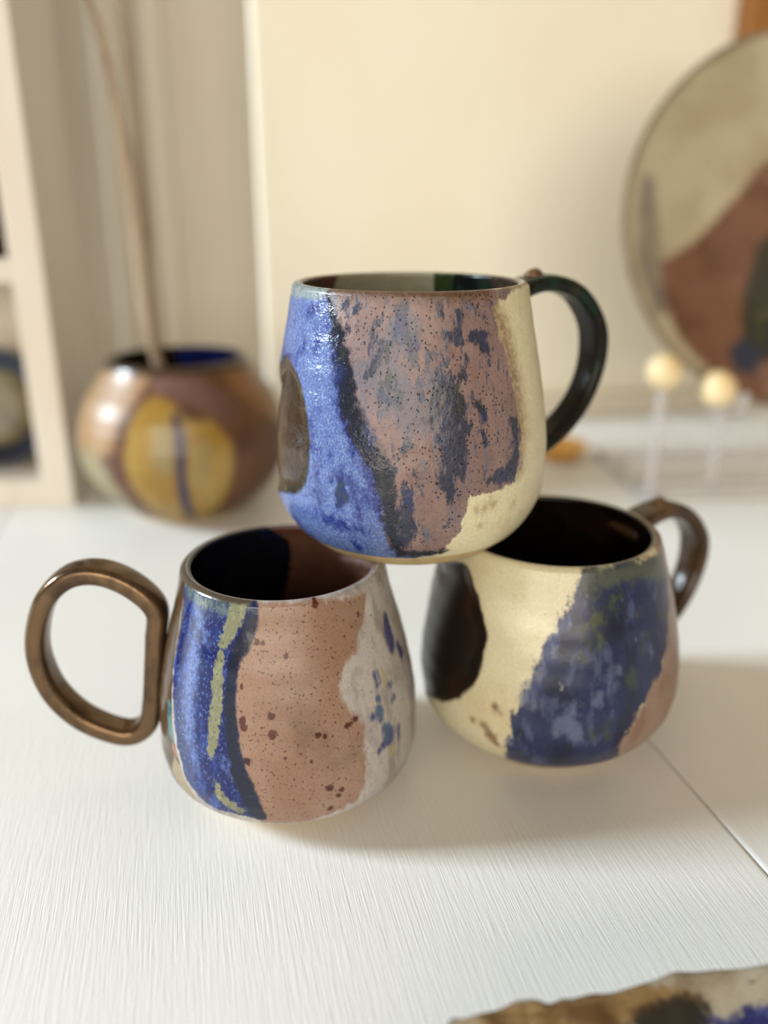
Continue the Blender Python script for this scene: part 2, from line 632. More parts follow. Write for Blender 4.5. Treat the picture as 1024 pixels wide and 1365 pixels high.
# ---------------------------------------------------- the upper mug
ZT = 0.0826
T_RAD = [.0325, .0388, .0434, .0461, .0471, .0470, .0455, .0430, .0405, .0382]
potT = Pot((.0085, .2835), ZT, .0870, FRAC, T_RAD)
T_DIMPLE = [(378, 474), (393, 493), (404, 525), (411, 565), (413, 600), (409, 638), (398, 657), (382, 658),
            ('a', -98, .17), ('a', -112, .30), ('a', -112, .48), ('a', -98, .60)]
T_LAYERS = [
    dict(name='stain', strokes=[[(652, 395, 14), (672, 445, 13), (686, 505, 12), (694, 570, 10), (692, 625, 8)]], col=[(146, 108, 74), ((196, 168, 126), 700, (1, 1, 1), .48, .64, 1)],
         amp=0.0016, soft=.0040, ns=500, rough=.5, op=.85),
    dict(name='mauve', polys=[[(440, 382), (552, 384), (645, 379), (655, 408), (664, 440), (676, 480), (686, 525), (694, 580), (691, 620), (682, 645), (655, 656), (628, 662), (618, 690), (606, 718), (590, 732),
                              (555, 742), (520, 742), (500, 690), (480, 600), (455, 500), (440, 420)]],
         col=[(152, 124, 121), ((168, 140, 136), 130, (1, 1, .5), .4, .7, 0), ((120, 120, 138), 190, (1, 1, .3), .54, .68, 2), ((152, 110, 100), 90, (1, 1, .5), .54, .72, 5), ((84, 88, 112), 420, (1, 1, .35), .575, .65, 8)],
         amp=0.0011, soft=.0004, ns=350, rough=.42),
    dict(name='greyzone', strokes=[[(490, 500, 25), (520, 520, 34), (560, 540, 36), (600, 560, 22), (602, 640, 14), (608, 690, 4)], [(505, 470, 22), (545, 440, 18)]],
         col=[(122, 118, 134), ((160, 128, 122), 220, (1, 1, .4), .5, .66, 4)], amp=0.005, soft=.003, ns=320, st=(1, 1, .3), op=.8, rough=.42),
    dict(name='navyspots', strokes=[[(537, 402, 5), (535, 420, 9), (532, 446, 10), (548, 448, 5)], [(518, 460, 7), (500, 484, 8), (492, 500, 4)], [(552, 465, 7), (554, 486, 6)],
                                    [(600, 448, 8), (612, 452, 8)], [(586, 400, 3), (588, 420, 4)], [(610, 415, 4), (612, 428, 3)], [(630, 446, 6), (642, 452, 9), (650, 468, 5)],
                                    [(560, 512, 3), (562, 530, 4)], [(520, 505, 8), (512, 535, 8)], [(602, 500, 6), (604, 540, 15), (604, 590, 17), (600, 640, 9), (602, 668, 3)],
                                    [(586, 495, 3), (585, 535, 5)], [(637, 540, 3), (646, 555, 4)], [(462, 408, 5)], [(475, 413, 4)], [(505, 432, 5)], [(462, 440, 4), (455, 448, 4)],
                                    [(686, 560, 5), (688, 600, 8), (682, 628, 12), (662, 638, 10), (652, 642, 5)], [(545, 655, 9), (540, 690, 11), (538, 722, 11)],
                                    [(580, 512, 4), (575, 540, 5)], [(640, 575, 3), (648, 590, 3)], [(545, 592, 4), (530, 606, 3)], [(556, 650, 3)], [(551, 632, 3)], [(620, 478, 3), (618, 500, 4)], [(570, 470, 4), (568, 490, 3)], [(528, 520, 5), (535, 545, 5)], [(590, 470, 3), (592, 486, 4)], [(500, 455, 4), (496, 466, 3)], [(620, 540, 3), (622, 570, 4)], [(588, 620, 4), (592, 650, 4)], [(575, 560, 4), (580, 590, 4)], [(618, 610, 3), (616, 640, 3)]],
         col=[(52, 60, 86), ((46, 58, 112), 160, (1, 1, .5), .48, .65, 0), ((104, 104, 122), 420, (1, 1, .5), .56, .68, 3), ((44, 54, 58), 110, (1, 1, .5), .54, .68, 7)], amp=0.0024, soft=.0008, ns=560, st=(1, 1, .35), rough=.3, op=.95),
    dict(name='blue', polys=[[('a', -150, 1.05), (393, 378), (430, 384), (438, 400), (446, 450), (455, 520), (480, 580), (505, 640), (512, 690), (520, 730), (560, 741), (540, 748), (470, 742), (420, 722), ('a', -80, .0), ('a', -150, .0)]],
         col=[(96, 118, 186), ((140, 164, 214), 1500, (1, 1, .8), .44, .64, 0), ((42, 58, 148), 150, (1, 1, .6), .52, .70, 2), ((176, 194, 226), 1500, (1, 1, 1), .60, .72, 4)],
         amp=0.0011, soft=.0006, ns=300, rough=.22),
    dict(name='royal', strokes=[[(412, 418, 3), (420, 410, 5)], [(424, 600, 4), (420, 640, 6), (432, 690, 6), (470, 705, 7)], [(440, 640, 4), (455, 632, 5), (472, 655, 6), (478, 680, 4), (486, 705, 6)],
                                [(465, 545, 4), (490, 600, 10), (508, 640, 8), (505, 690, 5)], [(378, 468, 6), (390, 480, 4)], [(416, 560, 4), (420, 620, 4)], [(440, 430, 3), (446, 480, 5), (453, 535, 6), (472, 590, 8), (498, 640, 8), (504, 690, 6)]],
         col=[(34, 44, 128), ((80, 100, 180), 800, (1, 1, 1), .50, .62, 0)], amp=0.0024, soft=.0022, ns=420, rough=.2, op=.9),
    dict(name='darkstreak', strokes=[[(437, 392, 4), (444, 420, 7), (450, 450, 11), (458, 490, 13), (464, 530, 13), (477, 570, 14), (495, 604, 14), (512, 632, 12), (518, 665, 9), (520, 705, 8), (534, 738, 8), (575, 738, 6), (592, 735, 4)]],
         col=[(30, 36, 56), ((40, 54, 110), 140, (1, 1, .5), .5, .66, 3), ((52, 62, 58), 170, (1, 1, .5), .56, .68, 0), ((92, 104, 150), 900, (1, 1, 1), .62, .70, 2)], amp=0.0016, soft=.0012, ns=420, rough=.2),
    dict(name='eye', strokes=[[(454, 642, 6), (456, 660, 10), (452, 672, 5)]], col=[(52, 70, 100), ((40, 52, 120), 400, (1, 1, 1), .45, .6, 0)], amp=0.001, soft=.0008, ns=420, rough=.2),
    dict(name='dimplerim', smooth=True, polys=[T_DIMPLE], col=[(30, 30, 26), ((116, 116, 84), 200, (1, 1, 1), .54, .66, 2)], amp=0.0006, soft=.0008, ns=350, rough=.2),
    dict(name='dimple', smooth=True, polys=[[(378, 482), (390, 500), (399, 530), (404, 565), (405, 600), (401, 630), (392, 645), (380, 648), ('a', -97, .20), ('a', -108, .32), ('a', -108, .48), ('a', -97, .58)]],
         col=[(62, 43, 32), ((96, 66, 44), 160, (1, 1, .6), .5, .64, 0), ((54, 70, 80), 180, (1, 1, .5), .58, .68, 4), ((26, 20, 20), 200, (1, 1, .5), .52, .64, 2)], amp=0.0005, soft=.0007, rough=.1),
    dict(name='rimbrown', strokes=[[(446, 384, 6), (500, 388, 8), (560, 390, 9), (610, 390, 11), (646, 386, 9)]], col=[(112, 80, 58), ((140, 108, 84), 600, (1, 1, 1), .5, .7, 0)], amp=0.0012, soft=.0024, ns=400, rough=.45),
    dict(name='rimline', strokes=[[(648, 382, 1.6), (680, 378, 1.6), (705, 373, 1.6)]], col=(150, 118, 80), amp=0.0004, soft=.0005, rough=.45),
    dict(name='rimpale', strokes=[[('a', -150, 1.0, 6), ('a', -100, 1.0, 6), ('a', -60, 1.0, 6), ('a', -44, 1.0, 5)]], col=[(156, 170, 176), ((126, 140, 130), 300, (1, 1, 1), .5, .65, 0)], amp=0.0006, soft=.001, rough=.3),
    dict(name='creamstain', strokes=[[(638, 680, 5), (655, 672, 6)], [(682, 672, 2)], [(640, 700, 3)]], col=(176, 142, 92), amp=0.0026, soft=.0025, ns=500, rough=.4, op=.6),
    dict(name='in_base', all_in=True, col=[(150, 148, 124), ((164, 162, 138), 100, (1, 1, 1), .4, .7, 0)], rough=.25, soft=.0004, amp=0),
    dict(name='in_brown', inside=True, polys=[[('a', -170, -.2), ('a', -170, 1.2), (452, 363), (448, 375), (440, 400)]], col=[(92, 64, 48), ((70, 46, 38), 130, (1, 1, 1), .45, .65, 0)], rough=.25, amp=0.0008),
    dict(name='in_green', inside=True, polys=[[(578, 358), (578, 378), ('a', 18, -.2), ('a', 175, -.2), ('a', 175, 1.2), (600, 356)]], col=[(46, 60, 34), ((74, 96, 50), 150, (1, 1, .5), .5, .62, 0)], rough=.14, amp=0.0008),
    dict(name='in_dark', inside=True, polys=[[(604, 358), (604, 378), ('a', 24, -.2), ('a', 175, -.2), ('a', 175, 1.2), (620, 356)]], col=[(22, 24, 24), ((34, 46, 40), 130, (1, 1, .5), .5, .62, 0)], rough=.1, amp=0.0008),
    dict(name='in_umber', inside=True, polys=[[(645, 360), (655, 378), ('a', 70, -.2), ('a', 175, -.2), ('a', 175, 1.2), (660, 358)]], col=[(78, 60, 48), ((54, 44, 40), 130, (1, 1, .5), .5, .62, 0)], rough=.14, amp=0.0008),
]
# stroke entries given by angle need their own widths
for L in T_LAYERS:
    if L['name'] == 'rimpale':
        st = L.pop('strokes')[0]
        L['polys'] = [[('a', -150, .955), ('a', -100, .96), ('a', -70, .955), ('a', -42, .965), ('a', -36, 1.05), ('a', -150, 1.05)]]
MT = glaze_material('blue_mauve_cream_glaze', [(255, 246, 208), ((246, 230, 184), 40, (1, 1, 1), .45, .7, 0)], T_LAYERS,
                    speck=[((120, 90, 60), 900, .72, .78, .7, None), ((60, 44, 46), 1300, .64, .70, .7, 'mauve')], pits=(700, 'mauve'), rough=.26, bump=.00075, base_rough=.42, gain=.66)
mugT = empty('mug', (*potT.c, ZT), 0, 'blue, mauve and cream glazed mug stacked on top of two other mugs', 'mug', 'stacked stoneware mugs')
pot_body(potT, 'body', T_LAYERS, MT, mugT, dimple=T_DIMPLE)
foot_ring(potT, mugT, M_CLAY)
M_HT = plain('black_green_glaze', [(26, 24, 20), ((24, 44, 36), 70, (1, 1, .6), .5, .66, 0), ((62, 44, 28), 60, (1, 1, 1), .58, .74, 3)], .2, bump=(200, (1, 1, 1), .0004))
M_HT.node_tree.nodes['Principled BSDF'].inputs['Specular IOR Level'].default_value = .16
M_HTN = plain('brown_black_glaze', [(96, 68, 40), ((60, 42, 28), 150, (1, 1, 1), .45, .65, 0)], .25, bump=(200, (1, 1, 1), .0004))
AZT = math.radians(30)
HPATH = [(.0365, .0775), (.046, .0825), (.058, .0838), (.071, .0795), (.0803, .069), (.0828, .059), (.0812, .048), (.0755, .0372), (.066, .0285), (.054, .0225), (.0455, .0215)]
hT = strap_handle('handle', potT, HPATH, AZT, .0125, .0062, M_HT, mugT)
nub(hT, .052, .0862, AZT, .0033, M_HTN)

# ---------------------------------------------------- the lower mug with the ring handle
L_RAD = [.0297, .0362, .0425, .0445, .0447, .0442, .0423, .0393, .0360, .0334]
potL = Pot((-.0334, .2568), 0, .0826, FRAC, L_RAD)
L_LAYERS = [
    dict(name='whitespots', strokes=[[(514, 822, 8), (518, 845, 11), (522, 862, 7)], [(530, 858, 7), (534, 870, 7)], [(514, 970, 8), (518, 985, 11), (512, 992, 6)], [(505, 945, 5), (508, 958, 6)], [(506, 1000, 3)], [(525, 930, 5)], [(497, 955, 3)],
                                     [(500, 900, 4), (503, 912, 4)], [(505, 930, 5)], [(520, 912, 6)], [(531, 968, 3), (532, 985, 2)], [(482, 1008, 2)], [(536, 905, 2)]],
         col=[(58, 58, 132), ((64, 108, 146), 130, (1, 1, .5), .54, .66, 0)], amp=0.0016, soft=.001, ns=260, st=(1, 1, .35), rough=.35, op=.9),
    dict(name='yellowspots', strokes=[[(527, 820, 3), (531, 838, 3)], [(510, 895, 3), (513, 912, 3)], [(521, 995, 3), (524, 1008, 4)]], col=(200, 188, 128), amp=0.0012, soft=.001, ns=260, st=(1, 1, .35), op=.8, rough=.35),
    dict(name='tan', polys=[[(335, 795), (420, 800), (488, 790), (486, 815), (480, 840), (474, 868), (460, 885), (454, 905), (456, 930), (470, 948), (486, 968), (487, 1000), (486, 1040), (478, 1064), (440, 1085), (400, 1096),
                             (350, 1096), (330, 1060), (318, 1010), (310, 960), (309, 900), (320, 860), (340, 820)]],
         col=[(174, 136, 112), ((186, 150, 130), 60, (1, 1, .6), .4, .65, 0), ((152, 118, 96), 45, (1, 1, .6), .52, .72, 3), ((190, 166, 150), 260, (1, 1, .25), .62, .76, 5)], amp=0.0014, soft=.0011, ns=350, rough=.36),
    dict(name='redspecks', dots=[(343, 856, 4), (351, 857, 3), (381, 875, 3.5), (317, 890, 4), (322, 915, 2.5), (323, 960, 5), (325, 970, 5), (361, 955, 5), (363, 979, 6), (424, 980, 4), (434, 982, 3), (463, 967, 4),
                                 (467, 965, 4), (473, 958, 3.5), (330, 1015, 5), (440, 1050, 5), (455, 1052, 3.5), (451, 1060, 3.5), (421, 805, 5), (477, 819, 3.5), (400, 1005, 2), (380, 1010, 2), (415, 1015, 2.2), (440, 1077, 4)],
         col=[(104, 46, 28), ((80, 34, 24), 300, (1, 1, 1), .45, .65, 0)], amp=0.0006, soft=.0003, ns=700, rough=.3),
    dict(name='blue', polys=[[(246, 770), (290, 795), (345, 806), (346, 822), (336, 850), (318, 880), (314, 930), (318, 985), (330, 1030), (350, 1075), (356, 1092), (310, 1085), (275, 1072), (245, 1030), (234, 980), (231, 920), (236, 850), (244, 800)]],
         col=[(24, 38, 106), ((58, 84, 170), 170, (1, 1, .35), .52, .66, 0), ((22, 32, 84), 110, (1, 1, .45), .52, .66, 2), ((100, 126, 196), 1100, (1, 1, .8), .54, .66, 6), ((170, 188, 226), 1300, (1, 1, 1), .64, .72, 4)], amp=0.0011, soft=.0005, ns=300, rough=.16),
    dict(name='lightblue', strokes=[[(256, 850, 3), (262, 880, 8), (252, 920, 10), (252, 960, 9), (258, 1000, 5), (262, 1020, 2)], [(262, 815, 4), (275, 850, 4)], [(302, 1015, 3), (308, 1030, 4)]],
         col=[(112, 138, 204), ((60, 84, 168), 1000, (1, 1, .8), .44, .6, 0), ((176, 194, 228), 1500, (1, 1, 1), .58, .7, 3)], amp=0.0032, soft=.002, ns=520, rough=.16, op=.85),
    dict(name='navyedge', strokes=[[(338, 812, 8), (334, 835, 12), (322, 862, 12), (310, 885, 8), (307, 930, 8), (310, 985, 9), (319, 1030, 11), (333, 1065, 11), (345, 1085, 10)]],
         col=[(30, 38, 62), ((26, 42, 92), 130, (1, 1, .5), .5, .66, 3)], amp=0.0008, soft=.0008, ns=350, rough=.16),
    dict(name='rimgreen', polys=[[(246, 766), (290, 790), (336, 800), (330, 816), (300, 822), (276, 812), (252, 800), (246, 785)]], col=[(112, 132, 128), ((70, 88, 110), 500, (1, 1, .6), .46, .6, 0), ((160, 166, 126), 300, (1, 1, .6), .55, .66, 4)],
         amp=0.002, soft=.0012, ns=500, rough=.2, op=.85),
    dict(name='olive', strokes=[[(318, 812, 13), (310, 832, 11), (299, 856, 8)], [(295, 874, 6), (290, 900, 8), (288, 945, 9), (284, 985, 7), (281, 1006, 4)], [(288, 1044, 3), (292, 1056, 6), (304, 1070, 8), (318, 1080, 7)]],
         col=[(146, 146, 114), ((166, 166, 136), 500, (1, 1, .6), .45, .65, 0), ((92, 100, 80), 800, (1, 1, 1), .56, .66, 4)], amp=0.0013, soft=.0005, ns=650, rough=.3),
    dict(name='bronze', polys=[[('a', -170, 1.05), (243, 752), (246, 775), (242, 830), (232, 880), (229, 940), (233, 990), (246, 1040), (268, 1074), ('a', -60, -.1), ('a', -170, -.1)]],
         col=[(96, 72, 50), ((70, 52, 40), 90, (1, 1, .4), .45, .65, 0)], amp=0.0005, soft=.0004, ns=300, rough=.2),
    dict(name='paleline', strokes=[[(244, 800, 1.6), (239, 835, 1.8), (233, 880, 1.2)]], col=(176, 160, 128), amp=0.0005, soft=.0005, rough=.25),
    dict(name='teal', strokes=[[(226, 940, 6), (227, 975, 7), (230, 985, 4)]], col=[(92, 146, 140), ((60, 100, 110), 300, (1, 1, 1), .5, .65, 0)], amp=0.001, soft=.0006, rough=.2),
    dict(name='orange', strokes=[[(231, 995, 4), (234, 1006, 3)]], col=(190, 128, 84), amp=0.0006, soft=.0006, rough=.25),
    dict(name='palefoot', polys=[[(232, 1008), (240, 1022), (262, 1064), (250, 1062), (230, 1030)]], col=(178, 158, 124), amp=0.0006, soft=.0008, rough=.35),
    dict(name='in_base', all_in=True, col=[(112, 78, 62), ((92, 60, 48), 60, (1, 1, 1), .4, .7, 0)], rough=.25, soft=.0004, amp=0),
    dict(name='in_black', inside=True, polys=[[('a', -175, -.3), ('a', -175, 1.2), (356, 698), (385, 720), (388, 760), (375, 800), ('a', 0, -.3)]], col=[(16, 18, 26), ((14, 22, 44), 60, (1, 1, 1), .5, .66, 0)], rough=.12, amp=0.0012),
    dict(name='in_mauve', inside=True, polys=[[(452, 745), (478, 752), (500, 760), ('a', 150, .3), ('a', 175, .3), ('a', 175, 1.2), (510, 745), (470, 735)]], col=[(168, 134, 124), ((150, 160, 200), 200, (1, 1, 1), .55, .66, 0)], rough=.25, amp=0.0015, soft=.002),
    dict(name='lipdark', polys=[[('a', -170, .985), ('a', -170, 1.1), ('a', -18, 1.1), ('a', -18, .988)]], col=(92, 80, 66), amp=0.0004, soft=.0005, rough=.2),
]
MLm = glaze_material('tan_blue_white_glaze', [(216, 208, 202), ((178, 168, 162), 180, (1, 1, .3), .46, .64, 0), ((230, 224, 220), 90, (1, 1, .4), .52, .7, 3)], L_LAYERS,
                     speck=[((92, 56, 36), 1000, .62, .67, .85, 'tan'), ((60, 50, 60), 800, .67, .72, .7, None)], rough=.25, bump=.00018, base_rough=.36)
mugL = empty('mug', (*potL.c, 0), 0, 'tan speckled mug with glossy blue band and bronze ring handle', 'mug', 'stacked stoneware mugs')
pot_body(potL, 'body', L_LAYERS, MLm, mugL)
foot_ring(potL, mugL, M_CLAY)
M_BRZ = plain('bronze_lustre_glaze', [(108, 86, 62), ((74, 57, 43), 60, (1, 1, .6), .45, .65, 0), ((80, 66, 66), 45, (1, 1, 1), .56, .72, 3)], .2, metal=.7, bump=(120, (1, 1, 1), .0006))
AZL = math.radians(183)
RING = [(.0432, .0655), (.0500, .0740), (.0600, .0790), (.0700, .0780), (.0785, .0705), (.0832, .0585), (.0840, .0470), (.0808, .0350), (.0735, .0250), (.0640, .0188), (.0560, .0170), (.0498, .0212), (.0474, .0300), (.0457, .0420), (.0441, .0550)]
strap_handle('handle', potL, RING, AZL, .0110, .0070, M_BRZ, mugL, closed=True, n=120)

# ---------------------------------------------------- the lower mug with the dark oval
R_RAD = [.0302, .0361, .0428, .0466, .0488, .0487, .0471, .0442, .0409, .0373]
potR = Pot((.0620, .2855), 0, .0826, FRAC, R_RAD)
R_DIMPLE = [(592, 748), (618, 750), (632, 780), (643, 815), (650, 850), (643, 885), (630, 915), (612, 930), (590, 936), (575, 930), ('a', -88, .14), ('a', -98, .3), ('a', -96, .6), ('a', -84, .85)]
R_LAYERS = [
    dict(name='bluewide', polys=[[(778, 752), (770, 780), (752, 815), (735, 848), (716, 885), (695, 930), (680, 965), (676, 1000), (682, 1016), (740, 1024), (800, 1018), (826, 1005), (838, 980), (852, 950), (872, 920), (886, 880), (893, 820), (890, 760), (884, 735), (840, 748)]],
         col=[(44, 54, 100), ((84, 96, 138), 190, (1, 1, .45), .52, .64, 0), ((30, 36, 70), 80, (1, 1, .5), .50, .64, 2), ((66, 76, 74), 90, (1, 1, .6), .58, .68, 9), ((140, 142, 150), 260, (1, 1, .4), .63, .72, 5)], amp=0.0026, soft=.0009, ns=300, rough=.3),
    dict(name='edgeblue', strokes=[[(752, 830, 6), (728, 880, 7), (700, 935, 8)]], col=[(120, 130, 160), ((54, 68, 128), 240, (1, 1, .4), .45, .58, 0)], amp=0.003, soft=.0014, ns=260, rough=.3, op=.8),
    dict(name='paleblue', strokes=[[(750, 970, 10), (765, 945, 8), (770, 990, 8)], [(820, 900, 8), (800, 930, 7)]], col=[(120, 132, 166), ((70, 84, 140), 240, (1, 1, .4), .5, .62, 0)], amp=0.0036, soft=.002, ns=240, op=.7, rough=.3),
    dict(name='greenpatch', strokes=[[(790, 850, 14), (798, 820, 12), (820, 800, 8)], [(800, 975, 8), (812, 965, 6)], [(790, 790, 10)], [(780, 880, 7)]], col=[(96, 104, 64), ((52, 62, 76), 220, (1, 1, .6), .42, .56, 0)], amp=0.005, soft=.003, ns=300, op=.75, rough=.3),
    dict(name='rimsage', polys=[[(770, 746), (830, 742), (884, 724), (892, 745), (886, 770), (850, 772), (820, 782), (780, 782)]], col=[(100, 108, 92), ((64, 74, 92), 200, (1, 1, .6), .5, .64, 0)], amp=0.0022, soft=.0018, ns=260, op=.85, rough=.32),
    dict(name='pinkside', polys=[[(890, 770), (888, 860), (878, 900), (860, 932), (843, 965), (825, 995), (804, 1016), (850, 1010), ('a', 80, 0), ('a', 120, 0), ('a', 120, 1.05), ('a', 70, 1.05)]],
         col=[(178, 150, 134), ((160, 124, 106), 90, (1, 1, .5), .45, .66, 0), ((120, 118, 130), 160, (1, 1, .4), .6, .7, 4)], amp=0.0022, soft=.0012, ns=220, rough=.35),
    dict(name='brownspots', strokes=[[(645, 965, 4), (655, 980, 7), (664, 992, 4)], [(660, 942, 3), (668, 952, 2)], [(632, 960, 3)]], col=[(150, 104, 52), ((120, 76, 50), 200, (1, 1, 1), .5, .65, 0)], amp=0.0016, soft=.0016, ns=260, rough=.4, op=.85),
    dict(name='oval', smooth=True, polys=[R_DIMPLE], col=[(34, 22, 15), ((58, 36, 20), 50, (1, 1, .6), .5, .68, 0), ((14, 11, 11), 60, (1, 1, .6), .52, .66, 3)], amp=0.0009, soft=.0008, ns=200, rough=.3),
    dict(name='basebrown', polys=[[('a', -90, .0), ('a', -60, .035), ('a', 0, .04), ('a', 60, .045), ('a', 60, -.1), ('a', -90, -.1)]], col=(168, 122, 66), amp=0.0006, soft=.0008, rough=.45),
    dict(name='in_base', all_in=True, col=[(22, 15, 13), ((44, 26, 18), 60, (1, 1, 1), .46, .66, 0)], rough=.2, soft=.0004, amp=0),
]
MR = glaze_material('cream_blue_glaze', [(252, 242, 206), ((240, 224, 180), 36, (1, 1, 1), .45, .7, 0)], R_LAYERS, speck=[((120, 90, 60), 700, .72, .78, .6, None)], rough=.28, bump=.00018, base_rough=.3)
mugR = empty('mug', (*potR.c, 0), 0, 'cream mug with wide diagonal blue band and dark brown oval', 'mug', 'stacked stoneware mugs')
pot_body(potR, 'body', R_LAYERS, MR, mugR, dimple=R_DIMPLE, dimple_depth=.0012)
foot_ring(potR, mugR, M_CLAY)
M_HR = plain('dark_brown_handle_glaze', [(58, 40, 24), ((86, 60, 34), 70, (1, 1, .6), .5, .66, 0), ((32, 24, 18), 60, (1, 1, 1), .56, .7, 3)], .22, bump=(160, (1, 1, 1), .0004))
AZR = math.radians(32)
HPR = [(.0365, .0720), (.046, .0770), (.058, .0785), (.070, .0745), (.0790, .0650), (.0815, .0560), (.0800, .0460), (.0745, .0360), (.066, .0285), (.056, .0245), (.0475, .0240)]
hR = strap_handle('handle', potR, HPR, AZR, .0125, .0062, M_HR, mugR)
nub(hR, .056, .0813, AZR, .0030, M_HTN)

# ------------------------------------------------------------------ platter in front (only its far wavy rim shows)
RIM_Z = .020
rim_px = [(590, 1366), (618, 1355), (640, 1348), (668, 1338), (690, 1331), (708, 1330), (728, 1333), (745, 1328), (762, 1328), (785, 1324), (815, 1318), (850, 1309), (880, 1300), (905, 1293), (940, 1290), (975, 1288), (1024, 1284)]
far = [on_z(x, y, RIM_Z)[:2] for x, y in rim_px]
pc = np.array([.112, .045])
loop = [tuple(p) for p in far] + [(.115, .158), (.150, .157), (.185, .145), (.212, .118), (.224, .080), (.222, .035), (.208, -.010), (.178, -.040), (.135, -.052), (.085, -.048), (.040, -.030), (.012, .000), (-.004, .040), (-.008, .080), (-.001, .108), (.008, .122)]
LP = catmull(loop, 260, True)
LP = LP - pc
nl = len(LP)
nrm2 = np.stack([np.gradient(LP[:, 1]), -np.gradient(LP[:, 0])], 1)
nrm2 /= np.linalg.norm(nrm2, axis=1)[:, None]
if np.sum(nrm2 * LP) < 0:
    nrm2 = -nrm2
for _ in range(40):
    nrm2 = (np.roll(nrm2, 1, 0) + nrm2 + np.roll(nrm2, -1, 0)) / 3
nrm2 /= np.linalg.norm(nrm2, axis=1)[:, None]
wz = .0004 * np.sin(np.arange(nl) * .21) + .0002 * np.sin(np.arange(nl) * .45 + 1)
prof = [(0, 0.02, 0.0, 0), (0, .5, 0.0, 0), (-.030, 1, 0.0, 0), (-.022, 1, .002, .2), (-.012, 1, .008, .6), (-.004, 1, .0155, .9), (-.0004, 1, .0192, 1), (-.0008, 1, RIM_Z + .0002, 1), (-.0022, 1, RIM_Z, 1), (-.0036, 1, .0190, 1),
        (-.007, 1, .0160, .9), (-.012, 1, .0118, .6), (-.018, 1, .0078, .3), (-.026, 1, .0052, .1), (-.036, 1, .0045, 0), (-.036, .6, .0045, 0), (-.036, .02, .0045, 0)]
rows = []
for off, sc, z, wk in prof:
    xy = (LP + nrm2 * off) * sc
    rows.append(np.stack([xy[:, 0], xy[:, 1], z + wz * wk], 1))
rows = np.array(rows)
me = grid_mesh('platter', rows)


def flat_sd(px_pts, z):
    return np.array([on_z(x, y, z)[:2] - pc for x, y in px_pts])


vx = rows.reshape(-1, 3)
upper = np.repeat(np.arange(len(prof)) >= 7, nl)
P_LAYERS = [
    dict(name='tanband', px=[(600, 1380), (650, 1362), (700, 1350), (760, 1346), (850, 1326), (930, 1334), (955, 1348), (960, 1380), (600, 1400)], col=[(158, 128, 86), ((112, 82, 50), 110, (.35, 2, 1), .48, .62, 0), ((196, 176, 142), 140, (.4, 1.5, 1), .54, .66, 3), ((84, 58, 36), 420, (1, 1, 1), .62, .7, 7)], amp=0.0016, soft=.0012),
    dict(name='blackpatch', px=[(846, 1360), (880, 1342), (930, 1334), (950, 1345), (950, 1380), (850, 1380)], col=[(54, 48, 40), ((40, 48, 62), 120, (1, 1, 1), .5, .65, 0)], amp=0.0016, soft=.0012),
    dict(name='bluepatch', px=[(955, 1350), (1000, 1338), (1100, 1330), (1100, 1400), (930, 1400)], col=[(40, 46, 110), ((80, 92, 150), 300, (1, 1, 1), .5, .66, 0), ((24, 26, 50), 150, (1, 1, 1), .55, .68, 3)], amp=0.0016, soft=.0008),
    dict(name='bluetip', px=[(590, 1362), (640, 1349), (665, 1345), (640, 1362), (600, 1380)], col=[(130, 140, 168), ((160, 158, 150), 200, (1, 1, 1), .5, .66, 0)], amp=0.0012, soft=.001),
]
for L in P_LAYERS:
    sd = sd_poly(vx[:, 0], vx[:, 1], flat_sd(L['px'], RIM_Z - .004))
    set_attr(me, L['name'], np.clip(np.where(upper, sd, -.02), -.02, .02))
MP = glaze_material('platter_glaze', [(188, 178, 158), ((166, 150, 124), 90, (1, 1, 1), .45, .66, 0), ((200, 194, 180), 160, (1, 1, 1), .55, .7, 3)], P_LAYERS, speck=[((84, 60, 40), 500, .68, .74, .7, None)], rough=.25)
o = link('platter', me, MP)
o.location = (pc[0], pc[1], 0)
tag(o, 'low platter with uneven wavy rim and brown, cream and blue glaze', 'platter')

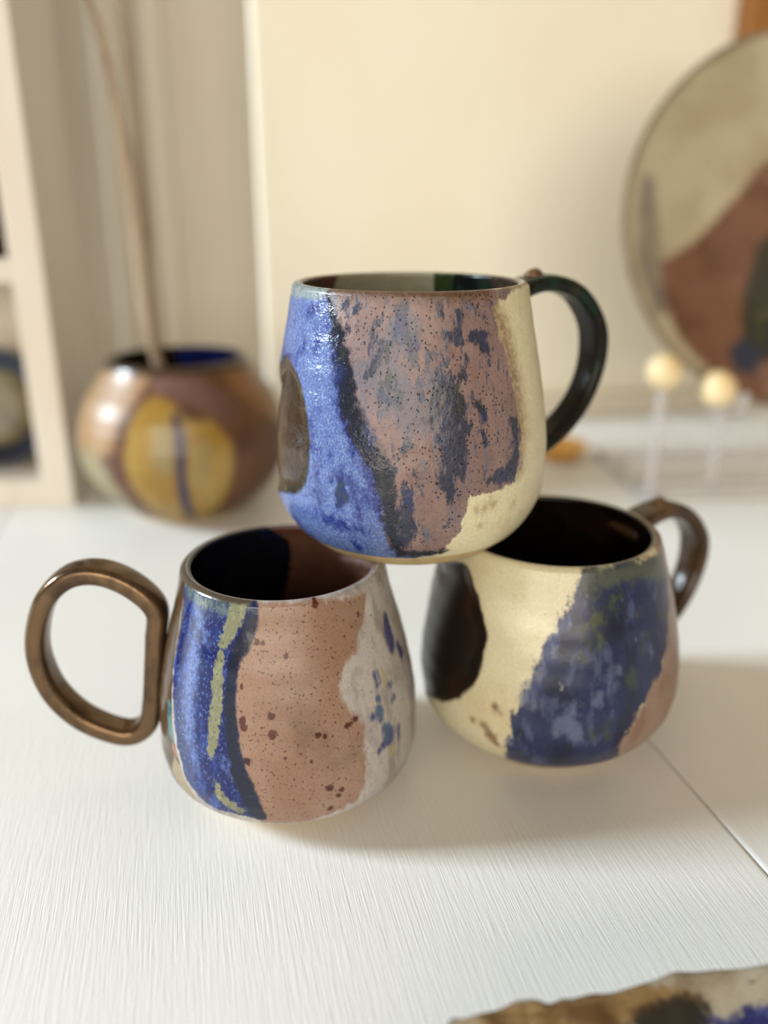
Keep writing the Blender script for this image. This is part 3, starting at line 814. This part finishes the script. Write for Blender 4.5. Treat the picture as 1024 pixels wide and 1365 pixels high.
# ------------------------------------------------------------------ round vase with dry stems
VC = on_z(256, 697)
vdir = np.array([VC[0], VC[1]]) / np.hypot(VC[0], VC[1])
VC2 = np.array([VC[0], VC[1]]) + vdir * .037
VFR = np.array([0, .05, .14, .28, .45, .62, .78, .90, 1.0])
VRAD = [.036, .042, .053, .0630, .0672, .0652, .0585, .0495, .0440]
potV = Pot(VC2, 0, .101, VFR, VRAD, wall=.005, floor=.008, Rref=.07)
VPX = 1 / 1900.0
V_LAYERS = [
    dict(name='tanside', polys=[[('a', -120, .45), ('a', -60, .40), (150, 600), (160, 560), (190, 520), (210, 490), ('a', -40, 1.05), ('a', -120, 1.05)]], col=[(186, 142, 92), ((206, 170, 130), 40, (1, 1, 1), .45, .65, 0)], amp=0.002, soft=.004, rough=.4),
    dict(name='palebase', polys=[[('a', -140, -.1), ('a', -140, .45), ('a', -62, .5), (118, 590), (140, 625), (175, 672), (185, 700)]], col=[(176, 164, 124), ((150, 130, 90), 40, (1, 1, 1), .5, .65, 0)], amp=0.002, soft=.004, rough=.35),
    dict(name='mauveband', strokes=[[(215, 508, 14), (262, 520, 18), (300, 545, 14)]], col=[(148, 108, 100), ((120, 84, 76), 60, (1, 1, 1), .45, .65, 0)], amp=0.002, soft=.004, rough=.4, pxm=VPX),
    dict(name='tanright', polys=[[(300, 500), (330, 540), (365, 560), ('a', 75, .55), ('a', 75, 1.0), (290, 488)]], col=[(168, 116, 66), ((150, 96, 56), 50, (1, 1, 1), .45, .65, 0)], amp=0.002, soft=.005, rough=.3),
    dict(name='yellow', polys=[[(205, 528), (228, 535), (250, 560), (285, 562), (308, 590), (312, 625), (300, 662), (275, 690), (240, 698), (205, 682), (178, 650), (166, 615), (172, 570), (186, 542)]], col=[(190, 150, 62), ((206, 172, 92), 40, (1, 1, 1), .45, .65, 0)], amp=0.001, soft=.003, rough=.3),
    dict(name='greywash', strokes=[[(216, 580, 9), (218, 620, 11)], [(272, 600, 8), (268, 640, 6)]], col=(176, 164, 118), amp=0.002, soft=.005, op=.8, pxm=VPX, rough=.3),
    dict(name='bluestripe', strokes=[[(235, 556, 5), (240, 590, 7), (242, 640, 6), (250, 680, 8), (258, 694, 9)]], col=[(40, 44, 96), ((46, 46, 48), 40, (1, 1, .4), .5, .65, 0)], amp=0.001, soft=.003, pxm=VPX, rough=.25),
    dict(name='lipdark', polys=[[('a', -179, .955), ('a', -179, 1.1), ('a', 179, 1.1), ('a', 179, .955)]], col=[(74, 56, 40), ((50, 38, 34), 40, (1, 1, 1), .5, .65, 0)], amp=0.001, soft=.003, rough=.25),
    dict(name='in_base', all_in=True, col=[(60, 46, 34), ((44, 34, 28), 40, (1, 1, 1), .45, .65, 0)], rough=.2, soft=.0004, amp=0),
    dict(name='in_blue', inside=True, polys=[[('a', 0, .2), ('a', 100, .2), ('a', 100, 1.1), ('a', 0, 1.1)]], col=[(38, 56, 150), ((28, 40, 104), 40, (1, 1, 1), .45, .65, 0)], rough=.2, amp=0.0015, soft=.003),
]
MV = glaze_material('brown_yellow_vase_glaze', gain=.62, base=[(126, 84, 56), ((104, 64, 42), 40, (1, 1, 1), .45, .65, 0)], layers=V_LAYERS, rough=.4, bump=.0003)
vase = empty('vase', (*VC2, 0), 0, 'squat round brown vase with yellow disc and blue stripe holding dry stems', 'vase')
pot_body(potV, 'body', V_LAYERS, MV, vase, nu=240, nz=80, nin=30, wob=.0001)
foot_ring(potV, vase, M_CLAY)

M_STEM = plain('dry_brown_stem', [(158, 138, 116), ((128, 106, 86), 60, (1, 1, .2), .45, .65, 0)], .7)
M_STEM2 = plain('dry_pale_stem', [(206, 194, 174), ((186, 170, 146), 60, (1, 1, .2), .45, .65, 0)], .7)


def stem(px_pts, dists, r0, r1, mat, label, foot):
    P = [np.array([foot[0], foot[1], .0105])]
    for (x, y), d in zip(px_pts, dists):
        r = ray(x, y)
        P.append(CAM + r * (d / math.hypot(r[0], r[1])))
    base = P[0].copy()
    path = catmull([p - base for p in P], 60)
    rad = np.linspace(r0, r1, 60) * (1 + .12 * np.sin(np.arange(60) * .9))
    o = link('stem', tube_mesh('stem', path, rad), mat)
    o.location = base
    return tag(o, label, 'stem', 'dry stems in the vase')


D0 = float(np.hypot(*VC2))
stem([(205, 462), (186, 300), (152, 120), (118, 0), (85, -120)], [D0, D0 + .012, D0 + .02, D0 + .03, D0 + .04], .0026, .0019, M_STEM, 'thickest brown dry stem leaning in the round vase', VC2 + np.array([.015, -.006]))
stem([(208, 462), (196, 300), (176, 120), (160, 0), (145, -120)], [D0 + .01, D0 + .02, D0 + .03, D0 + .04, D0 + .05], .0020, .0013, M_STEM, 'thin brown dry stem, straighter than the thick brown one', VC2 + np.array([.010, .006]))
stem([(200, 463), (176, 300), (150, 120), (136, 0), (118, -120)], [D0 + .02, D0 + .035, D0 + .045, D0 + .05, D0 + .06], .0019, .0013, M_STEM2, 'pale dry stem standing among brown stems in the vase', VC2 + np.array([.004, .012]))

# ------------------------------------------------------------------ white shelf unit with pots
SC = on_z(100, 675)
SANG = math.radians(2)
SU = np.array([math.cos(SANG), math.sin(SANG), 0])
SV = np.array([-math.sin(SANG), math.cos(SANG), 0])
shelf = empty('shelf_unit', Vector(SC - SU * .20), SANG, 'white painted shelf unit standing beside the round vase', 'shelf')
SW, SD, SH, TH = .40, .080, .66, .0205
x1 = .20


def sbox(nm, lo, hi):
    return link(nm, box_mesh(nm, lo, hi, .0015), M_SHELF, shelf, smooth=False)


sbox('side_panel', (x1 - TH, 0, 0), (x1, SD, SH))
sbox('side_panel', (x1 - SW, 0, 0), (x1 - SW + TH, SD, SH))
SB = on_plane(40, 378, SC, SV)[2]
SB2 = on_plane(40, 345, SC, SV)[2]
for z0_, z1_ in ((0.0, .018), (SB, SB2), (SB2 + .16, SB2 + .16 + .016), (SH - .018, SH)):
    sbox('shelf_board', (x1 - SW + TH, .001, z0_), (x1 - TH, SD - .006, z1_))
link('back_panel', box_mesh('back_panel', (x1 - SW + TH, SD - .006, .018), (x1 - TH, SD, SH - .018), 0), plain('shelf_back_paint', (188, 178, 160), .6), shelf, smooth=False)


def shelf_pt(px, z, dv):
    """point inside the unit, dv behind its front, on the sight line of image column px at about height z"""
    d = on_plane(px, 400, SC + SV * dv, SV)
    return Vector((d[0], d[1], z))


# dark jar in the upper compartment
jp = shelf_pt(-16, SB2, .038)
jar = empty('jar', jp, 0, 'tall dark brown lidded jar in the upper shelf compartment', 'jar')
M_JAR = plain('dark_brown_jar_glaze', [(52, 32, 22), ((30, 20, 18), 40, (1, 1, 1), .45, .65, 0)], .25)
link('body', lathe_mesh('body', [(.001, 0), (.023, 0), (.028, .006), (.031, .03), (.031, .07), (.028, .088), (.022, .094), (.022, .097), (.001, .097)], 64), M_JAR, jar)
lid = link('lid', lathe_mesh('lid', [(.001, .097), (.025, .097), (.026, .101), (.016, .106), (.001, .108)], 64), M_JAR, jar)
link('knob', lathe_mesh('knob', [(.001, .107), (.005, .107), (.004, .112), (.008, .117), (.006, .122), (.001, .123)], 32), M_JAR, lid)

# small plate leaning in the lower compartment
pp = shelf_pt(-24, .018, .046)
plate_s = empty('small_plate', pp, 0, 'small dark blue plate with olive centre leaning in the shelf', 'plate')
tilt = Matrix.Rotation(SANG, 4, 'Z') @ Matrix.Rotation(math.radians(90 - 12), 4, 'X')
M_PB = plain('dark_blue_plate_glaze', [(36, 44, 62), ((26, 30, 44), 60, (1, 1, 1), .45, .65, 0)], .25)
M_PO = plain('olive_plate_glaze', [(96, 86, 54), ((76, 66, 44), 60, (1, 1, 1), .45, .65, 0)], .25)
rr = .041
prof_r = [(.0005, 0), (.024, 0), (.027, .001), (.036, .004), (rr, .008), (rr, .0096), (rr - .0015, .0100), (.036, .0072), (.0265, .0042)]
rim = lathe_mesh('rim', prof_r, 72)
ctr = lathe_mesh('centre', [(.0265, .0042), (.0225, .0032), (.012, .0029), (.0005, .0029)], 72)
for me_, mt_, nm_ in ((rim, M_PB, 'rim'), (ctr, M_PO, 'centre')):
    me_.transform(Matrix.Translation((0, 0, rr * math.cos(math.radians(12)))) @ tilt)
    link(nm_, me_, mt_, plate_s)

# ------------------------------------------------------------------ round plate on a clear stand
PD = .665
r_ = ray(1052, 303)
PCEN = CAM + r_ * (PD / math.hypot(r_[0], r_[1]))
PR = .1225
TILT = math.radians(14)
Mplate = Matrix.Translation(Vector(PCEN)) @ Matrix.Rotation(math.radians(4), 4, 'Z') @ Matrix.Rotation(math.pi / 2 - TILT, 4, 'X')
profp = [(.0005, -.004), (.060, -.004), (.066, -.002), (.095, .006), (.115, .0135), (PR, .0175), (PR, .0192), (PR - .0015, .0200), (.114, .0165), (.095, .0095), (.068, .0022), (.060, .0008), (.0005, .0005)]
profp = np.vstack([catmull(profp[4:9], 16)[:0], profp])
nseg = 220
pr = []
for i in range(len(profp) - 1):
    for t in np.linspace(0, 1, 8, endpoint=False):
        pr.append(profp[i] + t * (profp[i + 1] - profp[i]))
pr.append(profp[-1])
me = lathe_mesh('round_plate', pr, nseg)
Nw = np.array(Mplate.to_3x3() @ Vector((0, 0, 1)))
Mi = Mplate.inverted()


def plate_pts(pxs):
    return np.array([tuple((Mi @ Vector(on_plane(x, y, PCEN, Nw)))[:2]) for x, y in pxs])


co = np.zeros(len(me.vertices) * 3)
me.vertices.foreach_get('co', co)
co = co.reshape(-1, 3)
PL_LAYERS = [
    dict(name='brown', px=[(872, 352), (890, 345), (930, 318), (975, 270), (1010, 225), (1060, 190), (1150, 170), (1290, 260), (1290, 540), (1000, 545), (940, 505), (895, 455), (872, 400)], col=[(132, 92, 70), ((112, 76, 54), 30, (1, 1, 1), .45, .65, 0), ((150, 116, 96), 40, (1, 1, 1), .56, .7, 3)], amp=0.002, soft=.003),
    dict(name='dark', px=[(1010, 325), (1040, 300), (1100, 290), (1150, 350), (1140, 450), (1080, 480), (1010, 480), (985, 460), (988, 400)], col=[(58, 56, 42), ((38, 42, 48), 30, (1, 1, 1), .45, .65, 0), ((86, 80, 50), 40, (1, 1, 1), .56, .7, 3)], amp=0.002, soft=.004),
    dict(name='bluetail', px=[(960, 470), (985, 450), (1010, 470), (1000, 500), (970, 498)], col=(50, 56, 76), amp=0.0015, soft=.004),
    dict(name='greyrim', px=[(846, 240), (862, 245), (870, 300), (874, 360), (880, 420), (862, 425), (838, 350), (838, 280)], col=[(140, 128, 116), ((110, 100, 100), 40, (1, 1, 1), .45, .62, 0)], amp=0.0015, soft=.004, op=.8),
]
front = co[:, 2] > -1
for L in PL_LAYERS:
    set_attr(me, L['name'], np.clip(sd_poly(co[:, 0], co[:, 1], plate_pts(L['px'])), -.02, .02))
rho = np.hypot(co[:, 0], co[:, 1])
set_attr(me, 'rimedge', np.clip(rho - (PR - .004), -.02, .02))
PL_LAYERS.append(dict(name='rimedge', col=[(134, 112, 88), ((110, 92, 76), 40, (1, 1, 1), .45, .65, 0)], amp=0.001, soft=.002, op=.8))
MPL = glaze_material('round_plate_glaze', [(198, 186, 158), ((182, 168, 138), 20, (1, 1, 1), .45, .65, 0)], PL_LAYERS, rough=.4, gain=.88)
o = link('round_plate', me, MPL)
o.matrix_world = Mplate
tag(o, 'large round plate glazed cream, brown and dark olive on a clear stand', 'plate')

macr = NT('clear_acrylic')
macr.b.inputs['Base Color'].default_value = (.86, .84, .86, 1)
macr.b.inputs['Roughness'].default_value = .12
macr.b.inputs['Transmission Weight'].default_value = .75
macr.b.inputs['IOR'].default_value = 1.45
M_ACR = macr.mat
M_LIGHT_SPOT = plain('pale_light_spot', [(232, 212, 170), ((224, 198, 148), 60, (1, 1, 1), .45, .65, 0)], .4)  # warm tone of blurred light spots, put into the colour of added balls
# stand built in its own frame: x along the plate, y away from the camera
stand = empty('plate_stand', (PCEN[0], PCEN[1], 0), math.radians(4), 'clear plate stand under the large round plate, with added balls for blurred light spots', 'stand')
bot_z = PCEN[2] - PR * math.cos(TILT)
bot_y = -PR * math.sin(TILT)


def bar(nm, pts, r, mat=M_ACR, par=stand):
    return link(nm, tube_mesh(nm, catmull(pts, 24), r, 12), mat, par)


for s in (-1, 1):
    xs = s * .098
    bar('leg', [(xs, -.085, .0035), (xs, -.02, .0035), (xs, .035, .0035), (xs, .062, .0035)], .0035)
    xi = s * .046
    zb = PCEN[2] - math.sqrt(PR ** 2 - xi ** 2) * math.cos(TILT)
    yb = -math.sqrt(PR ** 2 - xi ** 2) * math.sin(TILT)
    bar('arm', [(xi, yb - .036, zb + .010), (xi, yb - .030, zb - .004), (xi, yb - .006, zb - .0075), (xi, yb + .022, zb - .004), (xi, yb + .034, zb + .03), (xi, yb + .052, zb + .10)], .0035)
    bar('upright', [(xi, yb - .006, .0035), (xi, yb - .006, zb * .5), (xi, yb - .006, zb - .0075)], .0034)
    for xk in (s * .063, s * .097):  # balls added to stand in for blurred spots of light below the plate
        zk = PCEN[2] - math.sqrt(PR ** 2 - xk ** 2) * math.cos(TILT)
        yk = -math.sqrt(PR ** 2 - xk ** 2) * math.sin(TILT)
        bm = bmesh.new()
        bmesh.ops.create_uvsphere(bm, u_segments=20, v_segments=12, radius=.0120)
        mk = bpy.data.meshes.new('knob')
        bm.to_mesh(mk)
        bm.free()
        k = link('knob', mk, M_LIGHT_SPOT, stand)
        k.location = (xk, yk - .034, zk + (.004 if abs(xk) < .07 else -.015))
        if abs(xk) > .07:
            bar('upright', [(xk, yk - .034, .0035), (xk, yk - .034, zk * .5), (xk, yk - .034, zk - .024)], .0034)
bar('crossbar', [(-.098, -.030, .0035), (-.03, -.030, .0035), (.03, -.030, .0035), (.098, -.030, .0035)], .0035)
bar('crossbar', [(-.098, .05, .0035), (-.03, .05, .0035), (.03, .05, .0035), (.098, .05, .0035)], .0035)

# ------------------------------------------------------------------ small ochre dish behind the upper mug's handle
oc = on_z(742, 612)
M_OC = plain('ochre_glaze', [(190, 140, 62), ((168, 118, 48), 60, (1, 1, 1), .45, .65, 0)], .35)
o = link('ochre_dish', lathe_mesh('ochre_dish', [(.0005, 0), (.014, 0), (.016, .002), (.0225, .010), (.0240, .0125), (.0232, .0133), (.0215, .0118), (.0150, .0048), (.0005, .004)], 72), M_OC)
o.location = (oc[0], oc[1], 0)
tag(o, 'small ochre dish lying on the table beyond the stacked mugs', 'dish')

# ------------------------------------------------------------------ wooden frame on the wall above the plate
FU0 = float(np.dot(on_plane(988, 40, uv(0, WALL_V - .012), V), U))
M_WOOD = plain('honey_brown_wood', [(166, 112, 52), ((140, 90, 40), 30, (6, 6, .5), .4, .7, 0)], .45, bump=(60, (6, 6, .5), .0004))
M_ART = plain('plain_buff_card', [(206, 182, 140), ((190, 160, 116), 12, (1, 1, 1), .4, .7, 0)], .8)
frame = empty('picture_frame', uv(FU0 + .15, WALL_V - .002, .30), ANG, 'honey brown wooden frame hung on the cream wall behind the plate', 'frame')
for nm, lo, hi in (('frame_side', (-.15, -.018, -.03), (-.11, 0, .36)), ('frame_side', (.11, -.018, -.03), (.15, 0, .36)), ('frame_rail', (-.11, -.018, -.03), (.11, 0, .01)), ('frame_rail', (-.11, -.018, .32), (.11, 0, .36))):
    link(nm, box_mesh(nm, lo, hi, .003), M_WOOD, frame, smooth=False)
link('card', box_mesh('card', (-.11, -.008, .01), (.11, -.002, .32), 0), M_ART, frame, smooth=False)
